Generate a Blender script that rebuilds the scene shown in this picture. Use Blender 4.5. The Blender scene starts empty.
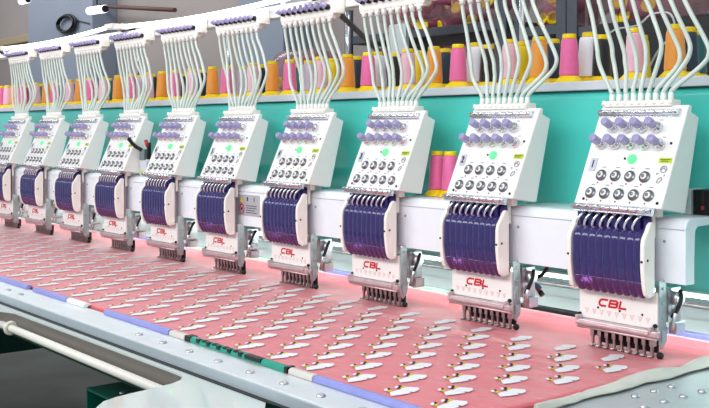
import bpy, bmesh, math, random
from mathutils import Vector, Matrix, noise
random.seed(7)
sc = bpy.context.scene
COL = sc.collection

# ------------------------------------------------------------------ camera
F_PX = 1029.0
AL = math.atan2(824, 1029)
cam_d = bpy.data.cameras.new('camera'); cam = bpy.data.objects.new('camera', cam_d); COL.objects.link(cam)
cam.location = (1.141, -1.517, 1.248)
fwd = Vector((-math.cos(AL), math.sin(AL), 0))
cam.rotation_euler = fwd.to_track_quat('-Z', 'Y').to_euler()
cam_d.sensor_width = 36.0; cam_d.lens = 36.0 * F_PX / 709.0
cam_d.shift_y = -75.0 / 709.0
cam_d.clip_start = 0.02; cam_d.clip_end = 100
sc.camera = cam

# ------------------------------------------------------------------ world, lights, exposure
w = bpy.data.worlds.new('world'); sc.world = w; w.use_nodes = True
wn = w.node_tree.nodes; wl = w.node_tree.links
bg = wn['Background']; bg.inputs[1].default_value = 0.58
gr = wn.new('ShaderNodeTexGradient'); mp = wn.new('ShaderNodeMapping'); tc = wn.new('ShaderNodeTexCoord'); rp = wn.new('ShaderNodeValToRGB')
mp.inputs['Rotation'].default_value = (0, math.radians(90), 0)
wl.new(tc.outputs['Generated'], mp.inputs[0]); wl.new(mp.outputs[0], gr.inputs[0]); wl.new(gr.outputs[0], rp.inputs[0]); wl.new(rp.outputs[0], bg.inputs[0])
rp.color_ramp.elements[0].color = (0.88, 0.95, 1.0, 1); rp.color_ramp.elements[1].color = (0.88, 0.95, 1.0, 1)

def area(name, loc, target, sx, sy, energy, color=(1, 1, 1)):
    l = bpy.data.lights.new(name, 'AREA'); l.shape = 'RECTANGLE'; l.size = sx; l.size_y = sy; l.energy = energy; l.color = color
    o = bpy.data.objects.new(name, l); COL.objects.link(o); o.location = loc
    o.rotation_euler = (Vector(target) - Vector(loc)).to_track_quat('-Z', 'Y').to_euler()
    return o
area('fill_light_front', (-0.8, -3.4, 3.0), (-1.2, 0, 1.1), 6.5, 1.0, 150, (0.95, 0.98, 1.0))  # added fill lamp, set low to brighten the head fronts and covers
area('fill_light_aisle', (2.2, -1.2, 3.2), (0, 0, 1.0), 1.2, 4.0, 9, (1, 0.99, 0.97))  # added fill lamp, weak, for the right sides of the heads
area('fill_light_rear', (-1.8, 1.0, 3.6), (-1.8, 0.2, 0.8), 6.0, 0.8, 30, (0.95, 0.98, 1.0))  # added fill lamp above and behind, pales the fabric at grazing angle
area('fill_light_hall', (-9.0, 1.2, 4.2), (-9.0, 3.4, 2.2), 8.0, 1.0, 190, (1, 0.99, 0.98))  # added fill lamp that lifts the far wall and columns
area('work_light_lamp', (-1.6, 0.128, 0.940), (-1.6, 0.50, 0.6), 4.4, 0.02, 4.5, (0.97, 1, 1))
sc.view_settings.view_transform = 'Standard'; sc.view_settings.look = 'None'
sc.view_settings.exposure = 0.0; sc.view_settings.gamma = 1.0; sc.view_settings.use_curve_mapping = False

# ------------------------------------------------------------------ materials
def lin(c):
    return tuple((v / 255 / 12.92) if v / 255 <= 0.04045 else ((v / 255 + 0.055) / 1.055) ** 2.4 for v in c)
def mat(name, rgb, rough=0.5, metal=0.0, trans=0.0, emit=0.0, var=0.06, scale=40.0, bump=0.0, coat=0.0, ior=1.45, alpha=1.0):
    m = bpy.data.materials.new(name); m.use_nodes = True
    nt = m.node_tree; b = nt.nodes['Principled BSDF']; c = lin(rgb)
    b.inputs['Roughness'].default_value = rough; b.inputs['Metallic'].default_value = metal
    b.inputs['IOR'].default_value = ior; b.inputs['Alpha'].default_value = alpha
    b.inputs['Transmission Weight'].default_value = trans; b.inputs['Coat Weight'].default_value = coat
    t = nt.nodes.new('ShaderNodeTexCoord'); n = nt.nodes.new('ShaderNodeTexNoise'); n.inputs['Scale'].default_value = scale
    n.inputs['Detail'].default_value = 3
    nt.links.new(t.outputs['Object'], n.inputs['Vector'])
    r = nt.nodes.new('ShaderNodeValToRGB')
    r.color_ramp.elements[0].position = 0.3; r.color_ramp.elements[1].position = 0.7
    r.color_ramp.elements[0].color = tuple(v * (1 - var) for v in c) + (1,)
    r.color_ramp.elements[1].color = tuple(min(1, v * (1 + var)) for v in c) + (1,)
    nt.links.new(n.outputs['Fac'], r.inputs[0]); nt.links.new(r.outputs[0], b.inputs['Base Color'])
    if emit:
        b.inputs['Emission Color'].default_value = c + (1,); b.inputs['Emission Strength'].default_value = emit
    if bump:
        bp = nt.nodes.new('ShaderNodeBump'); bp.inputs['Strength'].default_value = bump; bp.inputs['Distance'].default_value = 0.002
        nt.links.new(n.outputs['Fac'], bp.inputs['Height']); nt.links.new(bp.outputs[0], b.inputs['Normal'])
    return m
M = dict(
    white=mat('white_enamel', (243, 240, 236), 0.32, var=0.01, coat=0.2),
    rail_white=mat('cream_plastic', (246, 240, 232), 0.35, var=0.01),
    chrome=mat('chrome', (232, 233, 238), 0.18, 1.0, var=0.05),
    steel=mat('brushed_steel', (205, 205, 208), 0.30, 1.0, var=0.12, scale=80),
    darksteel=mat('dark_steel', (178, 166, 166), 0.28, 1.0, var=0.15, scale=80),
    alu=mat('aluminium', (222, 227, 230), 0.42, 0.55, var=0.03, scale=15),
    alu_edge=mat('aluminium_edge', (176, 186, 192), 0.45, 0.3, var=0.03),
    knob=mat('lavender_plastic', (188, 180, 224), 0.18, trans=0.3, var=0.05),
    cover=mat('purple_acrylic', (62, 53, 124), 0.12, trans=0.4, var=0.05, coat=0.3),
    cover_low=mat('plum_acrylic', (108, 62, 130), 0.12, trans=0.5, var=0.05, coat=0.3),
    inner=mat('inner_purple', (58, 48, 120), 0.4, var=0.08),
    green=mat('teal_enamel', (78, 202, 190), 0.2, var=0.02, scale=6, coat=0.4),
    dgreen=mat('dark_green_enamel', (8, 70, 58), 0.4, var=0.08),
    lipgrey=mat('pale_grey_tray', (205, 209, 216), 0.5, var=0.02),
    tube=mat('pale_green_tubing', (210, 220, 211), 0.3, var=0.03),
    yellow=mat('yellow_plastic', (250, 214, 8), 0.4, var=0.03),
    black=mat('black_plastic', (14, 14, 17), 0.45, var=0.1),
    disc=mat('tension_disc_metal', (138, 138, 144), 0.3, 1.0, var=0.1, scale=200),
    pinksteel=mat('pinkish_steel', (214, 192, 194), 0.38, 0.7, var=0.08, scale=60), sideplate=mat('grey_side_steel', (172, 182, 184), 0.4, 0.6, var=0.06),
    cover_white=mat('cool_white_enamel', (236, 240, 246), 0.3, var=0.01, coat=0.2),
    dark=mat('dark_gap', (30, 30, 32), 0.8, var=0.1),
    led=mat('led_green', (90, 255, 130), 0.4, emit=1.0, var=0.0),
    lamp=mat('led_tube_white', (255, 255, 255), 0.4, emit=8.0, var=0.0),
    work=mat('work_light', (255, 255, 255), 0.4, emit=15.0, var=0.0),
    fluo=mat('fluorescent', (235, 248, 255), 0.4, emit=2.2, var=0.0),
    red=mat('red_print', (206, 22, 40), 0.45, var=0.03),
    pinkprint=mat('pink_print', (242, 206, 203), 0.5, var=0.03),
    magprint=mat('magenta_print', (170, 70, 130), 0.5, var=0.03),
    greyprint=mat('grey_print', (140, 140, 146), 0.5, var=0.03),
    numplate=mat('number_plate_grey', (198, 200, 212), 0.4, var=0.02),
    ink=mat('dark_ink', (46, 48, 66), 0.5, var=0.03),
    lime=mat('lime_sticker', (196, 214, 24), 0.45, var=0.03),
    labelgrey=mat('grey_label', (176, 176, 182), 0.4, var=0.03),
    tabletop=mat('glossy_white_table', (206, 214, 210), 0.12, var=0.02, scale=8, coat=0.5),
    bed=mat('white_bed', (242, 244, 243), 0.3, var=0.02),
    plate=mat('grey_side_plate', (186, 194, 196), 0.38, 0.25, var=0.03, scale=10),
    shaded_trim=mat('shaded_grey_trim', (112, 106, 100), 0.28, var=0.04),  # grey carries the shade on the inner wall of the table cut-out
    cream=mat('cream_pipe', (226, 222, 212), 0.3, var=0.02),
    clip=mat('periwinkle_clip', (138, 142, 206), 0.35, var=0.05),
    strip=mat('beige_strip', (206, 200, 192), 0.5, var=0.05),
    tealplastic=mat('teal_plastic', (12, 146, 122), 0.35, var=0.05),
    fwhite=mat('white_embroidery', (232, 230, 234), 0.8, var=0.04, scale=300),
    fyellow=mat('yellow_embroidery', (212, 190, 30), 0.8, var=0.05),
    fblack=mat('black_embroidery', (36, 26, 30), 0.8, var=0.05),
    cloth=mat('offwhite_cloth', (206, 206, 196), 0.9, var=0.05, scale=30),
    floor=mat('concrete', (66, 71, 66), 0.7, var=0.3, scale=3),
    wall=mat('greybrown_wall', (144, 136, 134), 0.8, var=0.07, scale=1.2),
    column=mat('bluegrey_column', (124, 132, 147), 0.7, var=0.03, scale=2),
    beige=mat('beige_ledge', (150, 135, 110), 0.8, var=0.05),
    rack=mat('rack_grey', (82, 85, 93), 0.5, 0.2, var=0.06),
    film=mat('plastic_film', (168, 112, 124), 0.12, trans=0.0, var=0.5, scale=25, bump=1.0, alpha=0.45),
    brown=mat('brown_pipe', (92, 62, 58), 0.6, var=0.1),
    wire_red=mat('red_wire', (170, 46, 44), 0.5, var=0.03), wire_blue=mat('blue_wire', (40, 110, 190), 0.5, var=0.03),
    bluegreen=mat('pale_green_film', (176, 206, 190), 0.3, var=0.08),
)
def yarnmat(name, rgb):
    m = mat(name, rgb, 0.38, var=0.04, scale=30)
    nt = m.node_tree; b = nt.nodes['Principled BSDF']
    t = nt.nodes.new('ShaderNodeTexCoord'); wv = nt.nodes.new('ShaderNodeTexWave'); wv.bands_direction = 'Z'
    wv.inputs['Scale'].default_value = 90; wv.inputs['Distortion'].default_value = 1.5
    nt.links.new(t.outputs['Object'], wv.inputs['Vector'])
    bp = nt.nodes.new('ShaderNodeBump'); bp.inputs['Strength'].default_value = 0.35; bp.inputs['Distance'].default_value = 0.001
    nt.links.new(wv.outputs['Fac'], bp.inputs['Height']); nt.links.new(bp.outputs[0], b.inputs['Normal'])
    b.inputs['Sheen Weight'].default_value = 0.3
    return m
YARN = dict(orange=yarnmat('orange_thread', (248, 160, 58)), navy=yarnmat('navy_thread', (30, 52, 70)), teal=yarnmat('teal_thread', (20, 104, 98)),
            yellow=yarnmat('yellow_thread', (242, 214, 10)), palepink=yarnmat('pale_pink_thread', (244, 190, 208)), black=yarnmat('black_thread', (16, 17, 21)),
            white=yarnmat('white_thread', (238, 240, 248)), pink=yarnmat('hot_pink_thread', (240, 108, 166)), lavender=yarnmat('lavender_thread', (204, 196, 218)),
            crimson=yarnmat('crimson_thread', (190, 30, 84)))
# pink cloth : fine weave plus soft creases
def fabricmat():
    m = mat('pink_fabric', (219, 97, 107), 0.42, var=0.05, scale=14)
    nt = m.node_tree; b = nt.nodes['Principled BSDF']
    t = nt.nodes.new('ShaderNodeTexCoord'); n = nt.nodes.new('ShaderNodeTexNoise'); n.inputs['Scale'].default_value = 9; n.inputs['Detail'].default_value = 5
    mp = nt.nodes.new('ShaderNodeMapping'); mp.inputs['Scale'].default_value = (1, 2.2, 1)
    nt.links.new(t.outputs['Object'], mp.inputs[0]); nt.links.new(mp.outputs[0], n.inputs['Vector'])
    bp = nt.nodes.new('ShaderNodeBump'); bp.inputs['Strength'].default_value = 0.5; bp.inputs['Distance'].default_value = 0.01
    nt.links.new(n.outputs['Fac'], bp.inputs['Height']); nt.links.new(bp.outputs[0], b.inputs['Normal'])
    b.inputs['Sheen Weight'].default_value = 0.4; b.inputs['Sheen Roughness'].default_value = 0.4
    return m
M['fabric'] = fabricmat()

# ------------------------------------------------------------------ mesh helpers
class MB:
    def __init__(self): self.bm = bmesh.new(); self.mi = 0
    def _set(self, faces):
        for f in faces: f.material_index = self.mi
        return self
    def box(self, x0, x1, y0, y1, z0, z1, bev=0.0, seg=2):
        t = bmesh.new()
        bmesh.ops.create_cube(t, size=1.0)
        for v in t.verts:
            v.co = Vector(((x0 + x1) / 2 + v.co.x * (x1 - x0), (y0 + y1) / 2 + v.co.y * (y1 - y0), (z0 + z1) / 2 + v.co.z * (z1 - z0)))
        if bev: bmesh.ops.bevel(t, geom=t.edges[:], offset=bev, segments=seg, affect='EDGES', profile=0.5)
        return self.join(t)
    def join(self, t, mtx=None):
        if mtx: bmesh.ops.transform(t, matrix=mtx, verts=t.verts[:])
        mp = {}
        for v in t.verts: mp[v] = self.bm.verts.new(v.co)
        for f in t.faces:
            try:
                nf = self.bm.faces.new([mp[v] for v in f.verts]); nf.material_index = self.mi; nf.smooth = f.smooth
            except ValueError: pass
        t.free(); return self
    def prism(self, prof, x0, x1, bev=0.0, seg=2):
        """profile of (y,z) extruded along X"""
        t = bmesh.new()
        a = [t.verts.new((x0, y, z)) for y, z in prof]; b = [t.verts.new((x1, y, z)) for y, z in prof]
        n = len(prof)
        t.faces.new(a[::-1]); t.faces.new(b)
        for i in range(n): t.faces.new((a[i], a[(i + 1) % n], b[(i + 1) % n], b[i]))
        bmesh.ops.recalc_face_normals(t, faces=t.faces[:])
        if bev: bmesh.ops.bevel(t, geom=t.edges[:], offset=bev, segments=seg, affect='EDGES', profile=0.5)
        return self.join(t)
    def slab(self, poly, z0, z1, bev=0.0):
        t = bmesh.new()
        a = [t.verts.new((x, y, z0)) for x, y in poly]; b = [t.verts.new((x, y, z1)) for x, y in poly]
        n = len(poly); t.faces.new(a[::-1]); t.faces.new(b)
        for i in range(n): t.faces.new((a[i], a[(i + 1) % n], b[(i + 1) % n], b[i]))
        bmesh.ops.recalc_face_normals(t, faces=t.faces[:])
        return self.join(t)
    def cyl(self, p0, p1, r0, r1=None, n=14, smooth=True):
        r1 = r0 if r1 is None else r1
        return self.sweep([Vector(p0), Vector(p1)], [r0, r1], n, smooth)
    def sweep(self, pts, rad, n=10, smooth=True, closed=False):
        pts = [Vector(p) for p in pts]
        if not isinstance(rad, (list, tuple)): rad = [rad] * len(pts)
        rings = []; up = None
        for i, p in enumerate(pts):
            if closed: d = pts[(i + 1) % len(pts)] - pts[i - 1]
            else: d = pts[min(i + 1, len(pts) - 1)] - pts[max(i - 1, 0)]
            d.normalize()
            if up is None: up = Vector((0, 0, 1)) if abs(d.z) < 0.9 else Vector((1, 0, 0))
            s = d.cross(up).normalized(); up = s.cross(d).normalized()
            rings.append([self.bm.verts.new(p + (s * math.cos(2 * math.pi * k / n) + up * math.sin(2 * math.pi * k / n)) * rad[i]) for k in range(n)])
        fs = []
        m = len(rings)
        for i in range(m if closed else m - 1):
            A, B = rings[i], rings[(i + 1) % m]
            for k in range(n):
                f = self.bm.faces.new((A[k], A[(k + 1) % n], B[(k + 1) % n], B[k])); f.smooth = smooth; fs.append(f)
        if not closed:
            fs.append(self.bm.faces.new(rings[0][::-1])); fs.append(self.bm.faces.new(rings[-1]))
        return self._set(fs)
    def lathe(self, o, prof, n=20, axis=Vector((0, 0, 1)), smooth=True):
        """prof: (radius, height along axis) from bottom to top"""
        q = axis.to_track_quat('Z', 'Y'); o = Vector(o); rings = []
        for r, h in prof:
            rings.append([self.bm.verts.new(o + q @ Vector((r * math.cos(2 * math.pi * k / n), r * math.sin(2 * math.pi * k / n), h))) for k in range(n)])
        fs = []
        for A, B in zip(rings, rings[1:]):
            for k in range(n):
                f = self.bm.faces.new((A[k], A[(k + 1) % n], B[(k + 1) % n], B[k])); f.smooth = smooth; fs.append(f)
        fs.append(self.bm.faces.new(rings[0][::-1])); fs.append(self.bm.faces.new(rings[-1]))
        return self._set(fs)
    def build(self, name, mats, parent=None, origin=(0, 0, 0)):
        me = bpy.data.meshes.new(name)
        bmesh.ops.recalc_face_normals(self.bm, faces=self.bm.faces[:])
        o = Vector(origin)
        for v in self.bm.verts: v.co -= o
        self.bm.to_mesh(me); self.bm.free()
        for m in (mats if isinstance(mats, (list, tuple)) else [mats]): me.materials.append(m)
        ob = bpy.data.objects.new(name, me); COL.objects.link(ob)
        if parent: ob.parent = parent
        else: ob.location = o
        return ob

def tag(o, label=None, cat=None, group=None, kind=None):
    if label: o['label'] = label
    if cat: o['category'] = cat
    if group: o['group'] = group
    if kind: o['kind'] = kind
    return o
def empty(name, loc, label, cat, group=None):
    o = bpy.data.objects.new(name, None); o.empty_display_size = 0.05; COL.objects.link(o); o.location = loc
    return tag(o, label, cat, group)
def copy_tree(o, parent=None):
    c = o.copy(); COL.objects.link(c)
    if parent: c.parent = parent
    for ch in list(o.children): copy_tree(ch, c)
    return c
def relabel(o, label): o['label'] = label; return o
def struct(o): o['kind'] = 'structure'; return o
def catmull(pts, n=6):
    pts = [Vector(p) for p in pts]; P = [pts[0]] + pts + [pts[-1]]; out = []
    for i in range(1, len(P) - 2):
        a, b, c, d = P[i - 1], P[i], P[i + 1], P[i + 2]
        for k in range(n):
            t = k / n
            out.append(0.5 * ((2 * b) + (c - a) * t + (2 * a - 5 * b + 4 * c - d) * t * t + (3 * b - a - 3 * c + d) * t ** 3))
    out.append(pts[-1]); return out
def text_mesh(txt, size, thick=0.0):
    cu = bpy.data.curves.new('text', 'FONT'); cu.body = txt; cu.size = size; cu.align_x = 'CENTER'; cu.align_y = 'CENTER'; cu.offset = thick
    o = bpy.data.objects.new('text', cu); COL.objects.link(o)
    bpy.context.view_layer.update(); dg = bpy.context.evaluated_depsgraph_get(); me = bpy.data.meshes.new_from_object(o.evaluated_get(dg))
    COL.objects.unlink(o); bpy.data.objects.remove(o)
    return me

ORD = ['first', 'second', 'third', 'fourth', 'fifth', 'sixth', 'seventh', 'eighth', 'ninth', 'tenth', 'eleventh']
D = 0.33; XC = 0.013; TZ = 0.85
NH = 10

# ------------------------------------------------------------------ room
struct(MB().box(-16, 6, -5, 3.9, -0.1, 0.0).build('floor', M['floor']))
struct(MB().box(-16, 6, 3.6, 3.8, 0.0, 5.0).build('wall_back', M['wall']))
struct(MB().box(-11.353, -9.489, 3.3, 3.6, 0.0, 5.0, 0.01).build('shaded_trim_1', M['column']))
struct(MB().box(-6.50, -5.81, 3.3, 3.6, 0.0, 5.0, 0.01).build('shaded_trim_2', M['column']))
struct(MB().box(-16, -11.36, 3.42, 3.6, 2.36, 2.46, 0.01).build('shaded_trim_3', M['beige']))
b = MB().cyl((-9.502, 3.4, 2.608), (-7.805, 3.4, 2.411), 0.022)
tag(b.build('wall_pipe', M['brown']), 'thin brown pipe sloping along the far back wall, top left', 'pipe')
# cable coil on the column
cb = MB()
for k in range(5):
    rr = 0.205 + 0.012 * k; cy = 3.27 - 0.012 * (k % 3)
    cb.sweep([(-10.122 + rr * math.cos(a * math.pi / 18) + 0.01 * k, cy, 2.45 + rr * 0.40 * math.sin(a * math.pi / 18)) for a in range(36)], 0.012, 8, closed=True)
cb.sweep(catmull([(-10.0, 3.28, 2.50), (-9.8, 3.285, 2.46), (-9.52, 3.285, 2.41)], 6), 0.005, 6)
tag(cb.build('cable_coil', M['black']), 'black coil of cable hung on the blue-grey column', 'cable')
def fluo(loc, d, L, label):
    e = empty('fluorescent_lamp', loc, label, 'lamp', 'fluorescent lamps under the far ceiling')
    d = Vector(d).normalized() * L / 2
    MB().cyl(-d, d, 0.04, n=12).build('lamp_tube', M['fluo'], e)
    MB().cyl(d, d * 1.06, 0.036, n=12).build('end_cap', M['black'], e)
    MB().cyl((0, 0, 0.05), (0, 0, 1.2), 0.008, n=6).build('hanger', M['dark'], e)
fluo((-8.49, 2.9, 2.437), (1, 0.0, -0.03), 0.36, 'short bright fluorescent lamp to the right of the column')
fluo((-10.42, 2.9, 2.72), (1, 0, 0), 0.2, 'bright fluorescent lamp at the top edge, upper left of the cable coil')

# ------------------------------------------------------------------ machine frame
XL, XR = -3.85, 0.62
# green beam
def rr_profile(y0, y1, z0, z1, r, n=5):
    p = []
    for (cy, cz, a0) in ((y1 - r, z1 - r, 0), (y0 + r, z1 - r, 90), (y0 + r, z0 + r, 180), (y1 - r, z0 + r, 270)):
        for k in range(n + 1):
            a = math.radians(a0 + 90 * k / n); p.append((cy + r * math.cos(a), cz + r * math.sin(a)))
    return p
bm_ = MB().prism(rr_profile(0.112, 0.30, 0.948, 1.324, 0.018, 9), XL, XR)
for f in bm_.bm.faces: f.smooth = False
beam = tag(bm_.build('machine_beam', M['green'], None, (-1.6, 0.2, 0.948)), 'long glossy teal green beam running behind all the embroidery heads', 'beam')
MB().box(XL, XR, 0.122, 0.134, 0.9435, 0.9476, 0.001).build('work_light_strip', M['work'], beam, (-1.6, 0.2, 0.948))
# tray for the cones
t = MB(); t.box(XL, XR, 0.104, 0.110, 1.3245, 1.3425, 0.002); t.box(XL, XR, 0.110, 0.34, 1.3245, 1.3428)
tag(t.build('thread_tray', M['lipgrey'], None, (-1.6, 0.2, 1.3245)), 'pale grey tray on top of the green beam holding the thread cones', 'tray')

# overhead rail
r = MB(); r.box(XL, XR, 0.052, 0.086, 1.548, 1.582, 0.003); 
rail = tag(r.build('overhead_rail', M['alu'], None, (-1.6, 0.06, 1.548)), 'pale grey overhead rail carrying the thread guide plates', 'rail')
for i in (1.55, 3.55, 5.5, 7.5):
    x = XC - D * i
    MB().cyl((x, 0.30, 1.3428), (x, 0.30, 1.60), 0.007).build('support_rod', M['chrome'], rail, (-1.6, 0.06, 1.548))
    MB().box(x - 0.012, x + 0.012, 0.075, 0.31, 1.585, 1.60, 0.002).build('rail_bracket', M['alu'], rail, (-1.6, 0.06, 1.548))
for i in (2.62,):
    x = XC - D * i
    s = MB(); s.sweep([(-0.933, 0.09, 1.545), (-0.975, 0.30, 1.43), (-0.985, 0.31, 1.36)], 0.009, 4, smooth=False)
    s.build('diagonal_brace', M['rack'], rail, (-1.6, 0.06, 1.548))

# LED tubes on the rail
def ledtube(x0, z0, x1, z1, label):
    e = empty('led_tube_lamp', ((x0 + x1) / 2, 0.0, (z0 + z1) / 2), label, 'lamp', 'LED tube lamps along the overhead rail')
    o = e.location
    pts = [(x0 + (x1 - x0) * k / 10, 0.005, z0 + (z1 - z0) * k / 10 - 0.012 * math.sin(math.pi * k / 10)) for k in range(11)]
    MB().sweep(pts, 0.0062, 10).build('lamp_tube', M['lamp'], e, o)
    h = MB()
    h.sweep([(p[0], 0.018, p[2] + 0.006) for p in pts], 0.005, 6)
    h.build('lamp_housing', M['rail_white'], e, o)
    for p in (pts[0], pts[-1]):
        MB().box(p[0] - 0.03, p[0] + 0.03, -0.006, 0.026, p[2] - 0.008, p[2] + 0.009, 0.003).build('end_cap', M['rail_white'], e, o)
    MB().sweep(catmull([(pts[-1][0], 0.03, pts[-1][2]), (pts[-1][0] + 0.05, 0.035, pts[-1][2] - 0.02), (pts[-1][0] + 0.1, 0.04, pts[-1][2] - 0.012)], 5), 0.006, 6).build('lamp_cable', M['black'], e, o)
ledtube(-3.85, 1.60, -3.20, 1.583, 'far LED tube lamp, mostly out of view at the left end')
ledtube(-3.10, 1.58, -2.07, 1.592, 'glowing LED tube lamp on the rail above the last three heads')
ledtube(-0.90, 1.585, 0.12, 1.585, 'LED tube lamp on the rail above the first three heads, beyond the top edge')
ledtube(-2.0, 1.585, -0.98, 1.588, 'glowing LED tube lamp on the rail above the middle heads')

# ------------------------------------------------------------------ bed, fabric, frame bars
tag(MB().box(XL, 0.155, -0.535, 0.20, 0.825, 0.845, 0.002).build('machine_bed', M['bed'], None, (-1.6, -0.2, 0.825)), 'white flat bed lying under the pink fabric', 'bed')
tag(MB().box(XL, XR, 0.202, 0.56, 0.825, 0.845, 0.002).build('rear_bed', M['bed'], None, (-1.6, 0.4, 0.825)), 'bright white rear bed seen through the gaps behind the heads', 'bed')
tag(MB().cyl((XL, 0.42, 0.872), (XR, 0.42, 0.872), 0.0055).build('guide_rod', M['darksteel'], None, (-1.6, 0.42, 0.8665)), 'dark reddish steel rod running low behind the heads', 'rod')
e = empty('back_wall_panel', (-1.6, 0.575, 0.825), 'grey-teal rear panel with a white top edge behind the heads', 'panel')
MB().box(XL, XR, 0.562, 0.585, 0.825, 0.912, 0.002).build('panel', mat('grey_teal_panel', (150, 172, 172), 0.4, var=0.03), e, e.location)
MB().box(XL, XR, 0.556, 0.59, 0.912, 0.922, 0.002).build('edge_strip', M['white'], e, e.location)

# fabric
FX0, FX1, FY0, FY1 = -3.85, 0.150, -0.541, 0.196
def hf(x, y):
    v = noise.noise(Vector((x * 3.5, y * 6, 0.3))) * 0.0022 + noise.noise(Vector((x * 11, y * 15, 2.3))) * 0.0010
    ed = min(1, (y - FY0) / 0.06, (FY1 - y) / 0.06)
    return TZ + 0.0025 + v * max(0, ed)
fm = bmesh.new(); NX, NY = 200, 44
g = [[fm.verts.new((FX0 + (FX1 - FX0) * i / NX, FY0 + (FY1 - FY0) * j / NY, 0)) for j in range(NY + 1)] for i in range(NX + 1)]
for col_ in g:
    for v in col_: v.co.z = hf(v.co.x, v.co.y)
for i in range(NX):
    for j in range(NY):
        f = fm.faces.new((g[i][j], g[i + 1][j], g[i + 1][j + 1], g[i][j + 1])); f.smooth = True
# closed underside
und = [[fm.verts.new((v.co.x, v.co.y, 0.8455)) for v in (c_[0], c_[-1])] for c_ in (g[0], g[-1])]
bmx = fm
ring = [g[i][0] for i in range(NX + 1)] + [g[NX][j] for j in range(1, NY + 1)] + [g[i][NY] for i in range(NX - 1, -1, -1)] + [g[0][j] for j in range(NY - 1, 0, -1)]
for u in und:
    for v in u: fm.verts.remove(v)
low = [fm.verts.new((v.co.x, v.co.y, 0.8455)) for v in ring]
for k in range(len(ring)):
    fm.faces.new((ring[k], low[k], low[(k + 1) % len(ring)], ring[(k + 1) % len(ring)]))
fm.faces.new(low)
body1 = [(-0.0071, -0.0176), (0.0121, -0.0312), (0.0164, -0.0141), (0.0182, 0.0054), (0.0111, 0.0103), (-0.0034, 0.0098), (-0.0096, 0.0021)]
body2 = [(-0.0095, 0.0057), (0.0111, 0.0103), (0.0178, 0.0135), (0.0123, 0.0294), (0.0022, 0.0381), (-0.0104, 0.0296), (-0.0153, 0.0234)]
head1 = [(-0.0271, -0.0128), (-0.0197, -0.0177), (-0.0157, -0.0161), (-0.0225, -0.007), (-0.0292, -0.0047)]
blk1 = [(-0.0292, -0.0047), (-0.0225, -0.007), (-0.0142, -0.0178), (-0.0104, -0.0164), (-0.018, -0.0049), (-0.0261, -0.0009)]
yel1 = [(-0.0157, -0.0161), (-0.0075, -0.0198), (-0.0082, -0.0137), (-0.015, -0.0046), (-0.0176, -0.0079)]
head2 = [(-0.0297, 0.0127), (-0.0227, 0.0071), (-0.0187, 0.0084), (-0.0244, 0.0175), (-0.0303, 0.0192)]
blk2 = [(-0.0303, 0.0192), (-0.0244, 0.0175), (-0.0172, 0.0067), (-0.0141, 0.0106), (-0.0219, 0.0225), (-0.0287, 0.0249)]
yel2 = [(-0.0141, 0.0106), (-0.012, 0.0133), (-0.0135, 0.0239), (-0.0187, 0.0263), (-0.0229, 0.0248)]
def motif(cx, cy, full=True):
    L = [(body1, 1, .0009), (body2, 1, .0011)]
    if full: L += [(head1, 1, .0007), (blk1, 3, .0011), (yel1, 2, .0013), (head2, 1, .0007), (blk2, 3, .0011), (yel2, 2, .0013)]
    jx, jy = random.uniform(-.0015, .0015), random.uniform(-.0015, .0015)
    for poly, mi, dz in L:
        q = [(cx + jx + x * .93, cy + jy + y * .93) for x, y in poly]
        if min(p[1] for p in q) < FY0 + 0.004 or max(p[0] for p in q) > FX1 - 0.005: continue
        zc = max(hf(*p) for p in q)
        vs = [fm.verts.new((x, y, max(hf(x, y), zc - 0.0012) + dz + 0.0006)) for x, y in q]
        f = fm.faces.new(vs)
        if f.normal.z < 0: f.normal_flip()
        f.material_index = mi
for k in range(-1, 8):
    y = -0.126 + 0.0618 * (k - 6)
    for m in range(-38, 3):
        x = -0.022 + 0.105 * m + (0.0525 if k % 2 else 0) 
        if x < FX0 + 0.05 or x > 0.115: continue
        motif(x, y, k <= 6)
fab = MB(); fab.bm.free(); fab.bm = fm
me = bpy.data.meshes.new('pink_fabric'); 
fm.normal_update(); fm.to_mesh(me); fm.free()
for m in ('fabric', 'fwhite', 'fyellow', 'fblack'): me.materials.append(M[m])
fo = bpy.data.objects.new('pink_fabric', me); COL.objects.link(fo)
tag(fo, 'pink fabric stretched under the heads, embroidered with rows of white bird motifs', 'fabric')

# front clamp bar with bolts
BY0, BY1 = -0.628, -0.548
e = empty('front_clamp_bar', (-1.6, -0.59, 0.826), 'long pale aluminium clamp bar along the front edge of the fabric', 'clamp bar')
MB().box(XL, 0.60, BY0, BY1, 0.834, 0.850, 0.0015).build('bar', M['alu'], e, e.location)
MB().box(XL, 0.60, BY0 - 0.003, BY0 - 0.0002, 0.826, 0.8485, 0.001).build('edge_strip', M['alu_edge'], e, e.location)
for x in (-3.2, -2.8, -2.4, -2.0, -1.6, -1.371, -1.286, -0.671, -0.575, -0.477, -0.378, -0.278, -0.182, -0.085, 0.012, 0.11, 0.21, 0.31, 0.41, 0.51):
    MB().lathe((x, -0.599, 0.850), [(0.0075, 0), (0.0072, 0.002), (0.005, 0.0042), (0.001, 0.005)], 12).build('bolt', M['steel'], e, e.location)
MB().box(XL, 0.60, -0.6405, -0.6315, 0.8302, 0.8316).build('groove_shade_strip', M['black'], e, e.location)  # black strip stands in for the shade inside the groove
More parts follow.
